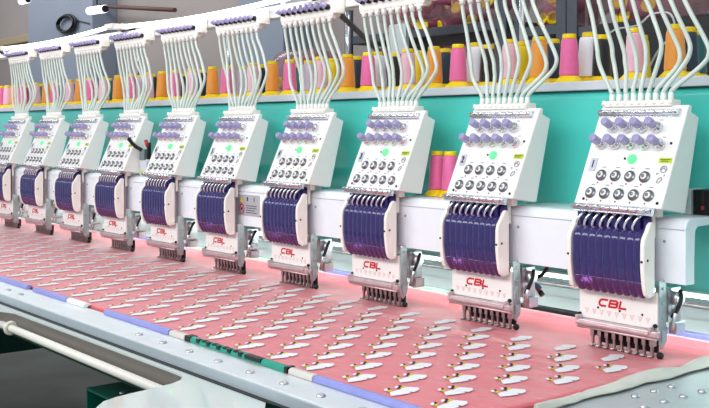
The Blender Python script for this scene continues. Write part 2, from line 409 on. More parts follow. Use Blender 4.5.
# clip strips pinching the fabric edge
def clip(x0, x1, m, label, name='edge_clip', cat='clip', group='coloured clips on the front fabric edge'):
    p = [(-0.557, 0.8505), (-0.557, 0.857), (-0.553, 0.860), (-0.546, 0.860), (-0.541, 0.8575), (-0.541, 0.8545), (-0.546, 0.853), (-0.5475, 0.8505)]
    return tag(MB().prism(p, x0, x1, 0.0006, 1).build(name, m, None, ((x0 + x1) / 2, -0.549, 0.8505)), label, cat, group)
clip(-1.85, -1.36, M['clip'], 'periwinkle clip strip on the fabric edge, leftmost at the picture border')
clip(-1.32, -1.12, M['clip'], 'periwinkle clip strip, second from the left on the front fabric edge')
clip(-1.115, -1.02, M['fwhite'], 'short white clip strip on the front fabric edge between two periwinkle ones')
clip(-0.92, -0.635, M['clip'], 'periwinkle clip strip just left of the green and black one')
clip(-0.63, -0.572, M['strip'], 'short beige strip touching the left end of the green and black clip', 'edge_strip', 'strip', 'beige edge strips')
clip(-0.230, -0.166, M['strip'], 'beige strip touching the right end of the green and black clip', 'edge_strip', 'strip', 'beige edge strips')
clip(-0.163, 0.12, M['clip'], 'periwinkle clip strip nearest the camera, right of the green and black one')
g_ = clip(-0.567, -0.234, M['tealplastic'], 'green clip strip with black jagged bands on the front fabric edge', 'green_clip')
for a in [(-0.568, -0.548, -0.5580, -0.5405, 0.8503, 0.8606), (-0.36, -0.31, -0.559, -0.546, 0.8535, 0.8606), (-0.242, -0.233, -0.5580, -0.5405, 0.8503, 0.8607)]:
    MB().box(*a, 0.001).build('black_band', M['black'], g_, g_.location)
for k in range(9):
    x = -0.525 + 0.018 * k
    MB().box(x, x + 0.011, -0.5585 + 0.002 * (k % 2), -0.551 + 0.004 * (k % 2), 0.8535, 0.8607, 0.0005).build('black_band', M['black'], g_, g_.location)
# rear frame bar
for x0, x1, m, lb in ((-0.16, 0.55, 'clip', 'periwinkle rear frame strip at the right end'), (-0.42, -0.165, 'black', 'black rear frame strip behind the second head'),
                      (-0.80, -0.43, 'bluegreen', 'pale green rear frame strip behind the third head'), (-1.15, -0.81, 'clip', 'periwinkle rear frame strip behind the fourth head'),
                      (-1.9, -1.16, 'bluegreen', 'pale green rear frame strip behind the fifth and sixth heads'), (-2.4, -1.91, 'clip', 'periwinkle rear frame strip behind the seventh head'), (-3.8, -2.41, 'tealplastic', 'teal rear frame strip behind the far heads')):
    tag(MB().box(x0, x1, 0.2045, 0.222, 0.8455, 0.860, 0.002).build('rear_strip', M[m], None, ((x0 + x1) / 2, 0.213, 0.8455)), lb, 'strip', 'strips along the rear edge of the fabric')

# right side plate + cloth flap
e = empty('side_plate', (0.38, -0.2, 0.83), 'grey metal side plate with domed bolts at the lower right', 'plate')
MB().box(0.160, 0.60, -0.547, 0.2, 0.83, 0.8495, 0.0015).build('plate', M['plate'], e, e.location)
for (x, y) in [(0.251, -0.274), (0.252, -0.227), (0.253, -0.18), (0.254, -0.133), (0.208, -0.188), (0.208, -0.143), (0.208, -0.235), (0.255, -0.085)]:
    MB().lathe((x, y, 0.8495), [(0.0065, 0), (0.0062, 0.002), (0.0045, 0.0042), (0.001, 0.0052)], 12).build('bolt', M['steel'], e, e.location)
fl = bmesh.new(); rows = []
for j in range(81):
    y = -0.42 + 0.62 * j / 80; row = []
    wv = 0.5 + 0.5 * math.sin(y * 30 + 1.2 * math.sin(y * 13)); nar = min(1.0, (y + 0.43) / 0.16)
    for i in range(13):
        s = i / 12
        xi = 0.148 - 0.016 * wv + 0.010 * max(0, y) / 0.2
        xo = 0.179 + 0.003 * math.sin(y * 47)
        xi = xo - (xo - xi) * nar
        z = 0.8532 + (0.0035 + 0.006 * wv) * math.sin(math.pi * s) + 0.0016 * noise.noise(Vector((xi * 60 + s * 3, y * 40, 0)))
        row.append(fl.verts.new((xi + (xo - xi) * s, y, max(0.8518, z))))
    rows.append(row)
for j in range(80):
    for i in range(12):
        f = fl.faces.new((rows[j][i], rows[j][i + 1], rows[j + 1][i + 1], rows[j + 1][i])); f.smooth = True
mb = MB(); mb.bm.free(); mb.bm = fl
co = mb.build('cloth_edge', M['cloth'], None, (0.15, -0.1, 0.8545)); sm = co.modifiers.new('solid', 'SOLIDIFY'); sm.thickness = 0.0012; sm.offset = 1
tag(co, 'rumpled off-white cloth strip folded over the right end of the pink fabric', 'cloth')

# white glossy front table with cut-outs
opening = [(-1.33, -1.35), (-1.30, -0.76), (-1.268, -0.70), (-1.225, -0.671), (-1.18, -0.655), (-0.442, -0.651), (-0.41, -0.6525), (-0.394, -0.660), (-0.38, -0.670), (-0.374, -0.679), (-0.367, -0.693), (-0.363, -0.708), (-0.359, -0.728), (-0.355, -0.749), (-0.350, -0.778), (-0.344, -0.805), (-0.333, -0.830), (-0.314, -0.848), (-0.295, -0.863), (-0.27, -0.90), (-0.25, -1.0), (-0.24, -1.35)]
poly = [(XL, -0.637), (-0.175, -0.637), (-0.155, -0.652), (-0.085, -0.700), (0.0, -0.76), (0.2, -0.80), (0.75, -0.82), (0.75, -1.35)] + opening[::-1] + [(XL, -1.35)]
e = empty('front_table', (-1.2, -1.0, 0.0), 'glossy white front table with a rounded cut-out in the lower left foreground', 'table')
MB().slab(poly, 0.826, 0.830).build('tabletop', M['tabletop'], e, e.location)
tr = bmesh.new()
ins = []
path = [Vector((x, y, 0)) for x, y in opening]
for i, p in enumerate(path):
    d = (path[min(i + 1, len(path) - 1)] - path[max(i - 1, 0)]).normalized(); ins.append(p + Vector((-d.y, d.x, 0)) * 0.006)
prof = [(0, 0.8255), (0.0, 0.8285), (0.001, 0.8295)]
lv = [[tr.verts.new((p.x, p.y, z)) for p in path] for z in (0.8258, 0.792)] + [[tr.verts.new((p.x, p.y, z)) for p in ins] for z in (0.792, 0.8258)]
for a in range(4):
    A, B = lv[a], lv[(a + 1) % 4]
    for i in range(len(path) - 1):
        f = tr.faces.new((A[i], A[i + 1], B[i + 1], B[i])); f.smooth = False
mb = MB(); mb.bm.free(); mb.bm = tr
mb.build('shaded_edge_trim', M['shaded_trim'], e, e.location)  # inner wall of the cut-out, its shade put into the grey
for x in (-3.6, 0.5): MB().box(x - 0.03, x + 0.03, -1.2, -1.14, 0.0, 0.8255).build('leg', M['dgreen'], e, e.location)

e = empty('rail_pipe', (-0.9, -0.662, 0.78), 'cream pipe held by a ring under the table cut-out', 'pipe')
MB().cyl((-1.9, -0.668, 0.797), (-0.25, -0.668, 0.797), 0.0088, n=16).build('pipe', M['cream'], e, e.location)
MB().sweep([(-1.165, -0.668 + 0.0125 * math.cos(a * math.pi / 12), 0.797 + 0.0125 * math.sin(a * math.pi / 12)) for a in range(24)], 0.0042, 8, closed=True).build('ring', M['cream'], e, e.location)
# dark green under-frame
e = empty('under_frame', (-1.2, -0.4, 0.0), 'dark green steel under-frame in the shade below the table', 'frame')
o = e.location
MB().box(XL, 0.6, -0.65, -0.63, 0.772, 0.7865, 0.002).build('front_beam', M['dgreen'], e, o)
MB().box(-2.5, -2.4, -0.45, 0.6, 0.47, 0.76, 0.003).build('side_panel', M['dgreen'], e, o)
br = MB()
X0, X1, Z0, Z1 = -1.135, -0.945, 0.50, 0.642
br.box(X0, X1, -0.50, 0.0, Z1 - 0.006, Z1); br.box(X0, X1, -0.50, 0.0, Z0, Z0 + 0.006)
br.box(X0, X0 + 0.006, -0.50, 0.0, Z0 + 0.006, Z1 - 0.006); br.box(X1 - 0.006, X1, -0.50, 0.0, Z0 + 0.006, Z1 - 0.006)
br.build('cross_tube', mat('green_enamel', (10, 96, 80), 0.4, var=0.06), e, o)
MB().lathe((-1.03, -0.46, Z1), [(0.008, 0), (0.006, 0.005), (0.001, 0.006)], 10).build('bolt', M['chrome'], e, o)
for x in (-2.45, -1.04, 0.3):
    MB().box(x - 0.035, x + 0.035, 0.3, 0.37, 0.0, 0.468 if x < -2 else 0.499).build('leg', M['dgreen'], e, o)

# ------------------------------------------------------------------ embroidery head
A_ = Vector((0, -.024, 1.112)); B_ = Vector((0, .058, 1.292)); T_ = (B_ - A_).normalized(); N_ = Vector((0, -T_.z, T_.y)); SL = (B_ - A_).length
def FP(x, s, off=0): return Vector((x, 0, 0)) + A_ + T_ * s + N_ * off
ORI = Vector((0, 0, 0.852))
def fbox(mb, x0, x1, s0, s1, o0, o1, bev=0.0):
    t = bmesh.new(); bmesh.ops.create_cube(t, size=1.0)
    for v in t.verts: v.co = Vector(((x0 + x1) / 2 + v.co.x * (x1 - x0), (s0 + s1) / 2 + v.co.y * (s1 - s0), (o0 + o1) / 2 + v.co.z * (o1 - o0)))
    if bev: bmesh.ops.bevel(t, geom=t.edges[:], offset=bev, segments=2, affect='EDGES')
    for v in t.verts: v.co = FP(v.co.x, v.co.y, v.co.z)
    return mb.join(t)
def fpoly(mb, pts, off=0.0012):
    f = mb.bm.faces.new([mb.bm.verts.new(FP(x, s, off)) for x, s in pts]); f.material_index = mb.mi
def disc(mb, x, s, r, o0, o1, n=16):
    return mb.sweep([FP(x, s, o0), FP(x, s, o1)], r, n)
def ribbon(mb, pts, wd, fn, closed=False):
    """thick stroke of a 2-D polyline, mitred, placed by fn(u, v, lift)"""
    P = [Vector(p).to_2d() for p in pts]; n = len(P); L = []; R = []
    for i in range(n):
        if closed: a, b_, c = P[i - 1], P[i], P[(i + 1) % n]
        else: a, b_, c = P[max(i - 1, 0)], P[i], P[min(i + 1, n - 1)]
        d1 = (b_ - a).normalized() if (b_ - a).length > 1e-9 else (c - b_).normalized()
        d2 = (c - b_).normalized() if (c - b_).length > 1e-9 else d1
        nn = Vector((-(d1 + d2).y, (d1 + d2).x)).normalized(); k = wd / 2 / max(0.45, nn.dot(Vector((-d1.y, d1.x))))
        L.append(b_ + nn * k); R.append(b_ - nn * k)
    vs = [[mb.bm.verts.new(fn(p.x, p.y, h)) for p in S] for S, h in ((L, 0), (R, 0), (R, 1), (L, 1))]
    for a in range(4):
        for i in range(n if closed else n - 1):
            j = (i + 1) % n
            f = mb.bm.faces.new((vs[a][i], vs[a][j], vs[(a + 1) % 4][j], vs[(a + 1) % 4][i])); f.material_index = mb.mi
    if not closed:
        for i in (0, n - 1): mb.bm.faces.new([vs[a][i] for a in range(4)]).material_index = mb.mi
# fitted size and offset of the slanted upper unit and of the lower needle unit
UPPER = (0.976, Vector((.0271, -.0364, .02995))); LOWER = (0.989, Vector((.0124, -.0167, .0137))); PLAIN = (1.0, Vector((0, 0, 0)))
def make_head():
    root = empty('embroidery_head', (XC, 0, ORI.z), 'x', 'embroidery head', 'embroidery heads along the machine')
    tf = [UPPER]
    def P(mb, name, m, parent=root):
        k, sh = tf[0]
        for v in mb.bm.verts: v.co = v.co * k + sh
        return mb.build(name, m, parent, ORI)
    # slanted upper case
    prof = [(-.024, 1.112), (.0545, 1.2843), (.060, 1.2905), (.068, 1.2885), (.066, 1.2775), (.089, 1.2685), (.047, 1.102)]
    case = MB().prism(prof, -.0935, .0935, 0.0025, 3)
    case = P(case, 'head_case', M['white'])
    for x, q, r_ in ((-.074, .010, .0027), (.083, .010, .0027), (.079, .122, .0024), (-.008, .091, .0022)):
        pr = MB(); disc(pr, x, q, r_, .0002, .0013); P(pr, 'screw', M['dark'], case)
    # thread inlet comb with nozzles
    ib = MB(); ib.prism([(.052, 1.289), (.056, 1.300), (.083, 1.300), (.083, 1.286)], -.087, .061, 0.002)
    for k in range(10):
        x = -.079 + (k - .5) * .016
        ib.cyl((x, .055, 1.2915), (x, .058, 1.2995), .0046, n=10)
    inl = P(ib, 'thread_inlet', M['rail_white'])
    for k in range(9):
        x = -.079 + .016 * k
        P(MB().cyl((x, .07, 1.2995), (x, .07, 1.3135), .0056, .0048, 12), 'nozzle', M['white'], inl)
    # chrome thread guide bars, upper and lower
    for s in (.180, -.0065):
        gb = MB(); gb.sweep([FP(-.090, s, .006), FP(.080, s, .006)], .0050, 10)
        for k in range(9):
            x = -.082 + k * .019
            gb.sweep([FP(x, s - .003, .0095), FP(x + .010, s + .003, .0095)], .0024, 6)
        fbox(gb, -.092, .083, s - .0075, s + .0075, .0, .0025)
        P(gb, 'thread_guide_bar', M['chrome'])
    tf[0] = PLAIN
    P(MB().box(-.052, -.022, .018, .1115, 1.118, 1.145, .002), 'mounting_block', M['green'])
    tf[0] = UPPER
    # tension knobs
    for n, x0, s in ((4, -.051, .151), (5, -.067, .118)):
        for k in range(n):
            x = x0 + .0312 * k
            kb = MB().lathe(FP(x, s), [(.0085, 0), (.0105, .001), (.0108, .006), (.0080, .009), (.0066, .012), (.0066, .014)], 18, N_)
            kb = P(kb, 'tension_knob', M['chrome'])
            kc = MB().lathe(FP(x, s, .0142), [(.0062, 0), (.0078, .0012), (.0078, .017), (.0066, .0195), (.0040, .0200), (.0034, .0185), (.0010, .0184)], 18, N_)
            P(kc, 'knob_cap', M['knob'], kb)
    # tension discs
    for n, x0, s in ((4, -.049, .057), (5, -.062, .0225)):
        for k in range(n):
            x = x0 + .031 * k
            db = MB().lathe(FP(x, s), [(.0098, 0), (.0108, .0012), (.0104, .0030), (.0078, .0024), (.0074, .0038), (.0060, .0055), (.0034, .0060), (.0030, .0085), (.0006, .0090)], 20, N_)
            db = P(db, 'tension_disc', M['disc'])
            P(MB().lathe(FP(x, s, .0060), [(.0062, -.0030), (.0062, -.0006), (.0046, .0006), (.0036, .0010)], 14, N_), 'white_ring', M['white'], db)
            mk = MB(); disc(mk, x - .004, s - .0145, .0016, .0002, .0010, 10); P(mk, 'magenta_dot', M['magprint'], case)
            mk = MB(); fbox(mk, x - .003, x + .005, s + .0155, s + .0168, .0002, .0009); P(mk, 'tick_mark', M['greyprint'], case)
    for n, x0, s in ((4, -.051, .151), (5, -.067, .118)):
        for k in range(n):
            mk = MB(); x = x0 + .0312 * k + .004; fbox(mk, x - .003, x + .004, s + .0152, s + .0162, .0002, .0009); P(mk, 'tick_mark', M['greyprint'], case)
    # lamp
    P(MB().lathe(FP(.008, .090), [(.0095, 0), (.0095, .001), (.0085, .004), (.005, .0068), (.001, .0078)], 18, N_), 'indicator_lamp', M['led'])
    nb = MB(); fbox(nb, -.0815, -.0665, .065, .0905, .0003, .0016, .0004); P(nb, 'number_plate', M['numplate'])
    st = MB(); fbox(st, .064, .0895, .0845, .0945, .0003, .0011)
    st = P(st, 'warning_sticker', M['lime'])
    tx = MB(); fbox(tx, .066, .0875, .0902, .0915, .0012, .0016); fbox(tx, .068, .0835, .0872, .0885, .0012, .0016); P(tx, 'print_line', M['ink'], st)
    ic = MB()
    def onf(u, v, h): return FP(u, v, .0003 + .0008 * h)
    ribbon(ic, [(.078 + .0062 * math.cos(a * math.pi / 8), .073 + .0062 * math.sin(a * math.pi / 8)) for a in range(16)], .0014, onf, True)
    ribbon(ic, [(.073, .0715), (.078, .076), (.083, .0705)], .0016, onf); ribbon(ic, [(.0665, .066), (.067, .063), (.070, .065)], .0012, onf)
    ribbon(ic, [(.070, .048), (.0715, .054), (.077, .058), (.080, .054), (.074, .047)], .0013, onf, True); ribbon(ic, [(.081, .060), (.0835, .063)], .0014, onf)
    P(ic, 'icon_print', M['greyprint'], case)
    tf[0] = LOWER
    # neck behind the take-up hooks
    nk = MB(); nk.prism([(-.018, 1.1115), (-.002, 1.1115), (-.002, 1.097), (-.018, 1.097)], -.0825, .0825, .001); nk.box(-.072, .0725, -.018, -.010, 1.062, 1.0968)
    P(nk, 'neck', M['rail_white'])
    P(MB().box(-.0700, .0700, -.0185, -.0178, 1.064, 1.104), 'back_plate', M['inner'])
    tb = MB(); tb.box(-.080, -.0725, -.030, -.016, 1.064, 1.100, .001); 
    for k in range(9):
        x = -.068 + .0168 * k
        tb.box(x - .0052, x + .0052, -.029, -.0195, 1.062, 1.095, .0012)
    P(tb, 'purple_finger', M['inner'])
    for k in range(8):
        x = -.066 + .0172 * k
        hk = catmull([(x + .004, -.022, 1.100), (x + .004, -.033, 1.099), (x - .001, -.040, 1.090), (x - .006, -.041, 1.079), (x - .006, -.037, 1.069)], 5)
        P(MB().sweep(hk, [.0030] * (len(hk) - 1) + [.0022], 8), 'take_up_hook', M['chrome'])
    # side rails
    rp = [(-.040, 1.085), (-.046, 1.074), (-.0545, 1.063), (-.0572, 1.052), (-.0575, 1.015), (-.0555, .995), (-.052, .976), (-.048, .966), (-.041, .961), (-.026, .963), (-.026, 1.088), (-.034, 1.090)]
    for x0, x1 in ((-.0835, -.0735), (.0742, .0830)):
        rl = MB().prism(rp, x0, x1, 0.0022, 2)
        rl = P(rl, 'side_rail', M['rail_white'])
        xs = x1 if x0 > 0 else x0
        sg = 1 if x0 > 0 else -1
        P(MB().cyl((xs - sg * .001, -.0475, 1.026), (xs + sg * .0008, -.0475, 1.026), .0024, n=10), 'screw', M['dark'], rl)
        P(MB().cyl(((x0 + x1) / 2, -.0568, 1.024), ((x0 + x1) / 2, -.0588, 1.024), .0022, n=8), 'screw', M['dark'], rl)
    # purple ribbed cover
    cp = [(-.036, 1.074), (-.045, 1.070), (-.052, 1.062), (-.0545, 1.050), (-.055, 1.034), (-.055, 1.015), (-.0537, 1.0), (-.0515, .989), (-.048, .978), (-.043, .969), (-.036, .962)]
    def cover(i0, i1, lift):
        c3 = catmull([(0, y, z) for y, z in cp], 4); c3 = c3[i0:i1]
        bm = bmesh.new(); NXc = 72; rows = []
        for i, p in enumerate(c3):
            d = (c3[min(i + 1, len(c3) - 1)] - c3[max(i - 1, 0)]).normalized(); nrm = Vector((0, d.z, -d.y))
            if nrm.y > 0: nrm = -nrm
            row = []
            for k in range(NXc + 1):
                u = k / NXc; x = -.0712 + .1450 * u
                h = abs(math.sin(math.pi * 9 * u)) ** 0.6 * 0.0038
                row.append(bm.verts.new(Vector((x, 0, 0)) + p + nrm * (h + lift)))
            rows.append(row)
        for a, b2 in zip(rows, rows[1:]):
            for k in range(NXc):
                f = bm.faces.new((a[k], a[k + 1], b2[k + 1], b2[k])); f.smooth = True
        mb = MB(); mb.bm.free(); mb.bm = bm
        return mb
    nn = (len(cp) - 1) * 4 + 1
    for (a, b2, l, m, nm) in ((0, 30, 0.0, 'cover', 'thread_cover'), (28, nn, -0.0012, 'cover_low', 'lower_thread_cover')):
        o = P(cover(a, b2, l), nm, M[m]); s = o.modifiers.new('solid', 'SOLIDIFY'); s.thickness = 0.0014; s.offset = -1
    lev = MB()
    for k in range(9):
        x = -.065 + .016 * k
        lev.box(x - .003, x + .003, -.042, -.02, 1.0, 1.045, .001)
    P(lev, 'take_up_lever', M['inner'])
    # needle case
    nc = MB().prism([(-.020, .968), (-.010, .968), (-.010, .9055), (-.020, .9055)], -.0835, .0835, .0015, 2)
    nc = P(nc, 'needle_case', M['white'])
    bk = MB().box(-.065, .050, -.0095, .016, .955, 1.1115, .001); P(bk, 'case_back', M['white'])
    def onp(u, v, h): return Vector((u, -.0201 - .0007 * h, v))
    lg = MB(); s_ = .0138; sh = .28; ox, oz = -.0395, .9322
    def let(pts, x0, wd=.0037, closed=False):
        ribbon(lg, [(ox + x0 + (x * 1.0 + y * sh) * s_, oz + y * s_ * .95) for x, y in pts], wd, onp, closed)
    let([(1.25, .86), (.35, .86), (.08, .72), (0, .5), (0, .3), (.1, .1), (.35, 0), (1.15, 0)], 0)
    let([(0, 0), (0, .86), (.95, .86), (1.18, .72), (1.15, .55), (.95, .45), (.1, .45)], .0222); let([(.95, .45), (1.22, .32), (1.18, .1), (.9, 0), (-.1, 0)], .0222)
    let([(0, .98), (0, 0), (1.05, 0)], .0444)
    P(lg, 'logo', M['red'], nc)
    rg = MB(); ribbon(rg, [(.034 + .0042 * math.cos(a * math.pi / 7), .953 + .0042 * math.sin(a * math.pi / 7)) for a in range(14)], .0011, onp, True)
    ribbon(rg, [(.0305, .951), (.0305, .955), (.033, .9545), (.033, .953), (.0305, .9528)], .0009, onp)
    P(rg, 'registered_mark', M['pinkprint'], nc)
    for k in range(9):
        rg = MB(); x = -.066 + .0163 * k
        ribbon(rg, [(x - .0035, .9235), (x + .0035, .9235), (x, .916)], .0016, onp, True)
        P(rg, 'triangle_print', M['pinkprint'], nc)
    for x, z, q, r_ in ((-.041, .9275, -.0208, .0022), (.006, .9275, -.0208, .0022), (.053, .9275, -.0208, .0022), (-.081, .912, -.023, .003), (.080, .912, -.024, .0038)):
        P(MB().cyl((x, -.0195, z), (x, q, z), r_, n=8), 'screw', M['dark'], nc)
    pb = MB().box(-.0835, .0905, -.033, -.0205, .8935, .9045, .0018); pb.box(-.08, .075, -.0365, -.0335, .8965, .9015, .001)
    pb.cyl((-.080, -.030, .8905), (.088, -.030, .8905), .0022, n=8); pb.box(-.0835, .085, -.0195, .005, .888, .9045, .001)
    for x in (-.079, .076): pb.box(x - .003, x + .003, -.035, -.022, .902, .911, .001)
    P(pb, 'presser_bar', M['pinksteel'])
    tf[0] = PLAIN
    for k in range(9):
        x = -.0635 + .0158 * k
        ft = MB(); ft.cyl((x, -.004, .852), (x, -.004, .889), .0017, n=8)
        ft.box(x - .0042, x + .0042, -.0095, .0015, .8725, .8895, .001)
        ft.cyl((x, -.011, .8845), (x, -.008, .8845), .0022, n=8)
        ft.box(x - .0022, x + .0022, -.0085, -.0058, .8565, .8735, .0005)
        ft.box(x - .0042, x + .0042, -.0150, -.0010, .8545, .8575, .0008)
        P(ft, 'presser_foot', M['darksteel'])
    P(MB().box(-.060, .066, .004, .010, .860, .888, .001), 'back_guard', M['dark'])
    kn = MB().lathe((.072, -.004, .858), [(.003, 0), (.0058, .002), (.0062, .007), (.0048, .0095), (.002, .010)], 14, Vector((1, 0, .15)).normalized()); P(kn, 'black_knob', M['black'])
    tf[0] = LOWER
    # silver side plate and drive parts behind the needle case
    sp = MB().prism([(-.018, .990), (.001, .990), (.003, .945), (.001, .915), (.005, .905), (.001, .882), (-.010, .872), (-.018, .880)], .0838, .0862, .0006, 1)
    sp.box(.0863, .0895, -.014, -.001, .884, .905, .001)
    for z in (.975, .95, .925): sp.cyl((.0855, -.008, z), (.0885, -.008, z), .0028, n=8)
    P(sp, 'side_plate', M['sideplate'])
    dv = MB(); dv.box(.055, .083, .012, .050, .915, .975, .002); dv.cyl((.083, .030, .955), (.096, .030, .955), .012, n=14); dv.cyl((.083, .028, .93), (.092, .028, .93), .007, n=12)
    dv.sweep([(.09, .030, .955), (.098, .010, .930), (.092, .006, .900)], .0035, 8); dv.box(.078, .094, .020, .046, .895, .915, .001)
    P(dv, 'drive_bracket', M['steel'])
    cbm = MB().sweep(catmull([(.092, .034, .968), (.104, .018, .957), (.100, .012, .938), (.090, .014, .925)], 5), .0038, 8); P(cbm, 'cable', M['black'])
    return root
h0 = make_head()
heads = []
for i in range(NH):
    h = h0 if i == 0 else copy_tree(h0)
    h.location = (XC - D * i, 0, ORI.z); heads.append(h)
    me = text_mesh(str(i + 1), 0.021, 0.0004)
    for v in me.vertices: v.co = FP(-.074 + v.co.x * 0.95, .0778 + v.co.y, .0021) * UPPER[0] + UPPER[1] - ORI
    me.materials.append(M['ink'])
    npl = [c for c in h.children if c.name.split('.')[0] == 'number_plate'][0]
    d = bpy.data.objects.new('number', me); COL.objects.link(d); d.parent = npl
HL = ['white embroidery head numbered 1, nearest the camera at the right', 'white embroidery head numbered 2, second from the right, beside two pink cones',
      'white embroidery head third from the right, just left of the two pink cones', 'white embroidery head fourth from the right, right of the grey warning label',
      'white embroidery head fifth from the right, left of the grey warning label', 'white embroidery head sixth from the right, beside the black hose',
      'white embroidery head seventh from the right, with the black hose at its right', 'white embroidery head third from the left end of the row',
      'white embroidery head second from the left end of the row', 'white embroidery head cut by the left picture edge, last of the row']
for h, l in zip(heads, HL): relabel(h, l)

# eleventh station lies outside the frame
# ------------------------------------------------------------------ arm covers between the heads
def arc(cy, cz, r, a0, a1, n=5): return [(cy + r * math.cos(math.radians(a0 + (a1 - a0) * k / n)), cz + r * math.sin(math.radians(a0 + (a1 - a0) * k / n))) for k in range(n + 1)]
def arm_profile():
    p = [(-.020, .988), (-.020, 1.0785)] + arc(-.002, 1.080, .018, 180, 90, 6) + [(.1115, 1.098), (.1115, 1.086), (.026, 1.084)] + arc(.020, 1.072, .012, 90, 180, 5) + [(.006, 1.03), (.006, .988)]
    return p
for i in range(NH + 1):
    x0 = XC - D * i + 0.0635; x1 = XC - D * (i - 1) - 0.0535
    if i == 0: x1 = XC + 0.138
    e = empty('arm_cover', ((x0 + x1) / 2, 0.05, 0.985), 'x', 'cover', 'white arm covers between the heads')
    o = e.location
    c = MB().prism(arm_profile(), x0, x1, 0.0012, 2)
    c.build('cover_shell', M['cover_white'], e, o)
    MB().cyl((x0 + 0.034, -0.0196, 1.058), (x0 + 0.034, -0.0212, 1.058), 0.0026, n=8).build('screw', M['greyprint'], e, o)
    relabel(e, 'white rounded arm cover with an open end, right of the head numbered 1' if i == 0 else ('white rounded arm cover at the left picture edge' if i == NH else
        'white rounded arm cover between the %s and %s heads from the right' % (ORD[i], ORD[i - 1])))
    if i == 4:
        e['label'] = 'white rounded arm cover bearing a grey warning label with a red ring'
        LX = 0.028
        lb = MB().box(-1.259 + LX, -1.155 + LX, -0.0212, -0.0202, 1.016, 1.072, 0.0003).build('warning_label', M['labelgrey'], e, o)
        pr = MB()
        def onl(u, v, h): return Vector((u + LX, -.0213 - .0005 * h, v))
        t_ = MB(); t_.bm.faces.new([t_.bm.verts.new(onl(*p, 1)) for p in ((-1.249, 1.052), (-1.231, 1.052), (-1.240, 1.067))]); t_.build('yellow_triangle', M['yellow'], lb, o)
        ribbon(pr, [(-1.240 + .0115 * math.cos(a * math.pi / 10), 1.0335 + .0125 * math.sin(a * math.pi / 10)) for a in range(20)], .003, onl, True)
        ribbon(pr, [(-1.248, 1.042), (-1.232, 1.025)], .0025, onl); pr.build('red_ring', M['red'], lb, o)
        ln = MB(); ribbon(ln, [(-1.245, 1.031), (-1.236, 1.037)], .005, onl)
        for z in (1.043, 1.037, 1.031, 1.025): ribbon(ln, [(-1.218, z), (-1.168 - .008 * (z == 1.031), z)], .0018, onl)
        ribbon(ln, [(-1.212, 1.055), (-1.212, 1.066)], .006, onl); ribbon(ln, [(-1.180, 1.055), (-1.180, 1.066)], .003, onl)
        ln.build('printed_text', M['ink'], lb, o)

# control box at the right end
e = empty('control_box', (0.16, 0.085, 1.0985), 'black control box with silver end bracket on the arm cover at the right edge', 'control box')
o = e.location
MB().box(0.106, 0.42, 0.070, 0.110, 1.0985, 1.142, 0.0015).build('box', M['black'], e, o)
MB().box(0.0855, 0.1055, 0.064, 0.110, 1.0985, 1.1435, 0.001).build('bracket', M['alu'], e, o)
MB().box(0.123, 0.129, 0.0685, 0.0705, 1.118, 1.138, 0.0005).build('slot', M['dark'], e, o)
MB().box(0.1235, 0.1285, 0.0675, 0.0705, 1.108, 1.1145, 0.0005).build('red_indicator', M['wire_red'], e, o)
sl = MB().cyl((0.095, 0.0632, 1.131), (0.095, 0.0645, 1.131), 0.0022, n=8); sl.cyl((0.095, 0.0632, 1.112), (0.095, 0.0645, 1.112), 0.0022, n=8); sl.build('screw', M['greyprint'], e, o)

# wiring under the cover beside head 2
xh = XC - D
e = empty('sensor_wires', (xh + 0.09, 0.045, 0.92), 'loose red and blue sensor wires with connectors hanging beside the head numbered 2', 'wires')
o = e.location
MB().sweep(catmull([(-.281, .05, .965), (-.270, .04, .951), (-.257, .05, .951), (-.232, .05, .953), (-.216, .055, .966), (-.211, .06, .983)], 6), 0.004, 8).build('black_cable', M['black'], e, o)
MB().sweep(catmull([(-.283, .045, .967), (-.274, .036, .966), (-.262, .040, .954), (-.255, .05, .947)], 6), 0.0028, 8).build('blue_wire', M['wire_blue'], e, o)
MB().sweep(catmull([(-.283, .047, .971), (-.272, .038, .971), (-.259, .042, .957), (-.252, .05, .947)], 6), 0.0028, 8).build('red_wire', M['wire_red'], e, o)
MB().sweep([(-.243, .05, .960), (-.250, .05, .941)], 0.0045, 4, False).build('white_clip', M['white'], e, o)
MB().sweep(catmull([(-.246, .05, .948), (-.240, .05, .938), (-.230, .05, .936), (-.224, .05, .931)], 5), 0.0032, 8).build('blue_plug', M['wire_blue'], e, o)
MB().sweep(catmull([(-.240, .05, .940), (-.232, .05, .930), (-.226, .05, .924)], 5), 0.0042, 8).build('red_plug', M['wire_red'], e, o)
MB().sweep([(-.226, .05, .925), (-.219, .05, .918)], 0.0055, 8).build('black_tip', M['black'], e, o)
MB().box(-.274, -.252, .052, .066, .935, .952, .001).build('mount', M['alu'], e, o)

# black hose between heads 6 and 7
e = empty('black_hose', (-1.90, 0.02, 1.0985), 'black hose running into a grey connector box with a red lever between two heads', 'hose')
o = e.location
MB().sweep(catmull([(-1.844, -.044, 1.219), (-1.842, -.040, 1.215), (-1.838, -.031, 1.202), (-1.833, -.018, 1.190), (-1.824, -.004, 1.181)], 6), .0062, 10).build('hose', M['black'], e, o)
MB().box(-1.838, -1.806, -.008, .018, 1.150, 1.184, .002).build('connector', mat('grey_connector', (110, 126, 124), .4, var=.05), e, o)
MB().box(-1.845, -1.798, -.004, .040, 1.0985, 1.150, .002).build('base_block', M['lipgrey'], e, o)
MB().box(-1.838, -1.812, -.0050, -.0042, 1.106, 1.115).build('yellow_label', M['lime'], e, o)
MB().sweep([(-1.800, -.004, 1.212), (-1.789, -.004, 1.194)], .006, 8).build('red_lever', M['wire_red'], e, o)
MB().box(-1.799, -1.791, -.002, .010, 1.150, 1.205, .002).build('lever_stem', M['black'], e, o)
MB().box(-1.806, -1.788, -.002, .012, 1.146, 1.152, .001).build('lever_foot', M['lipgrey'], e, o)
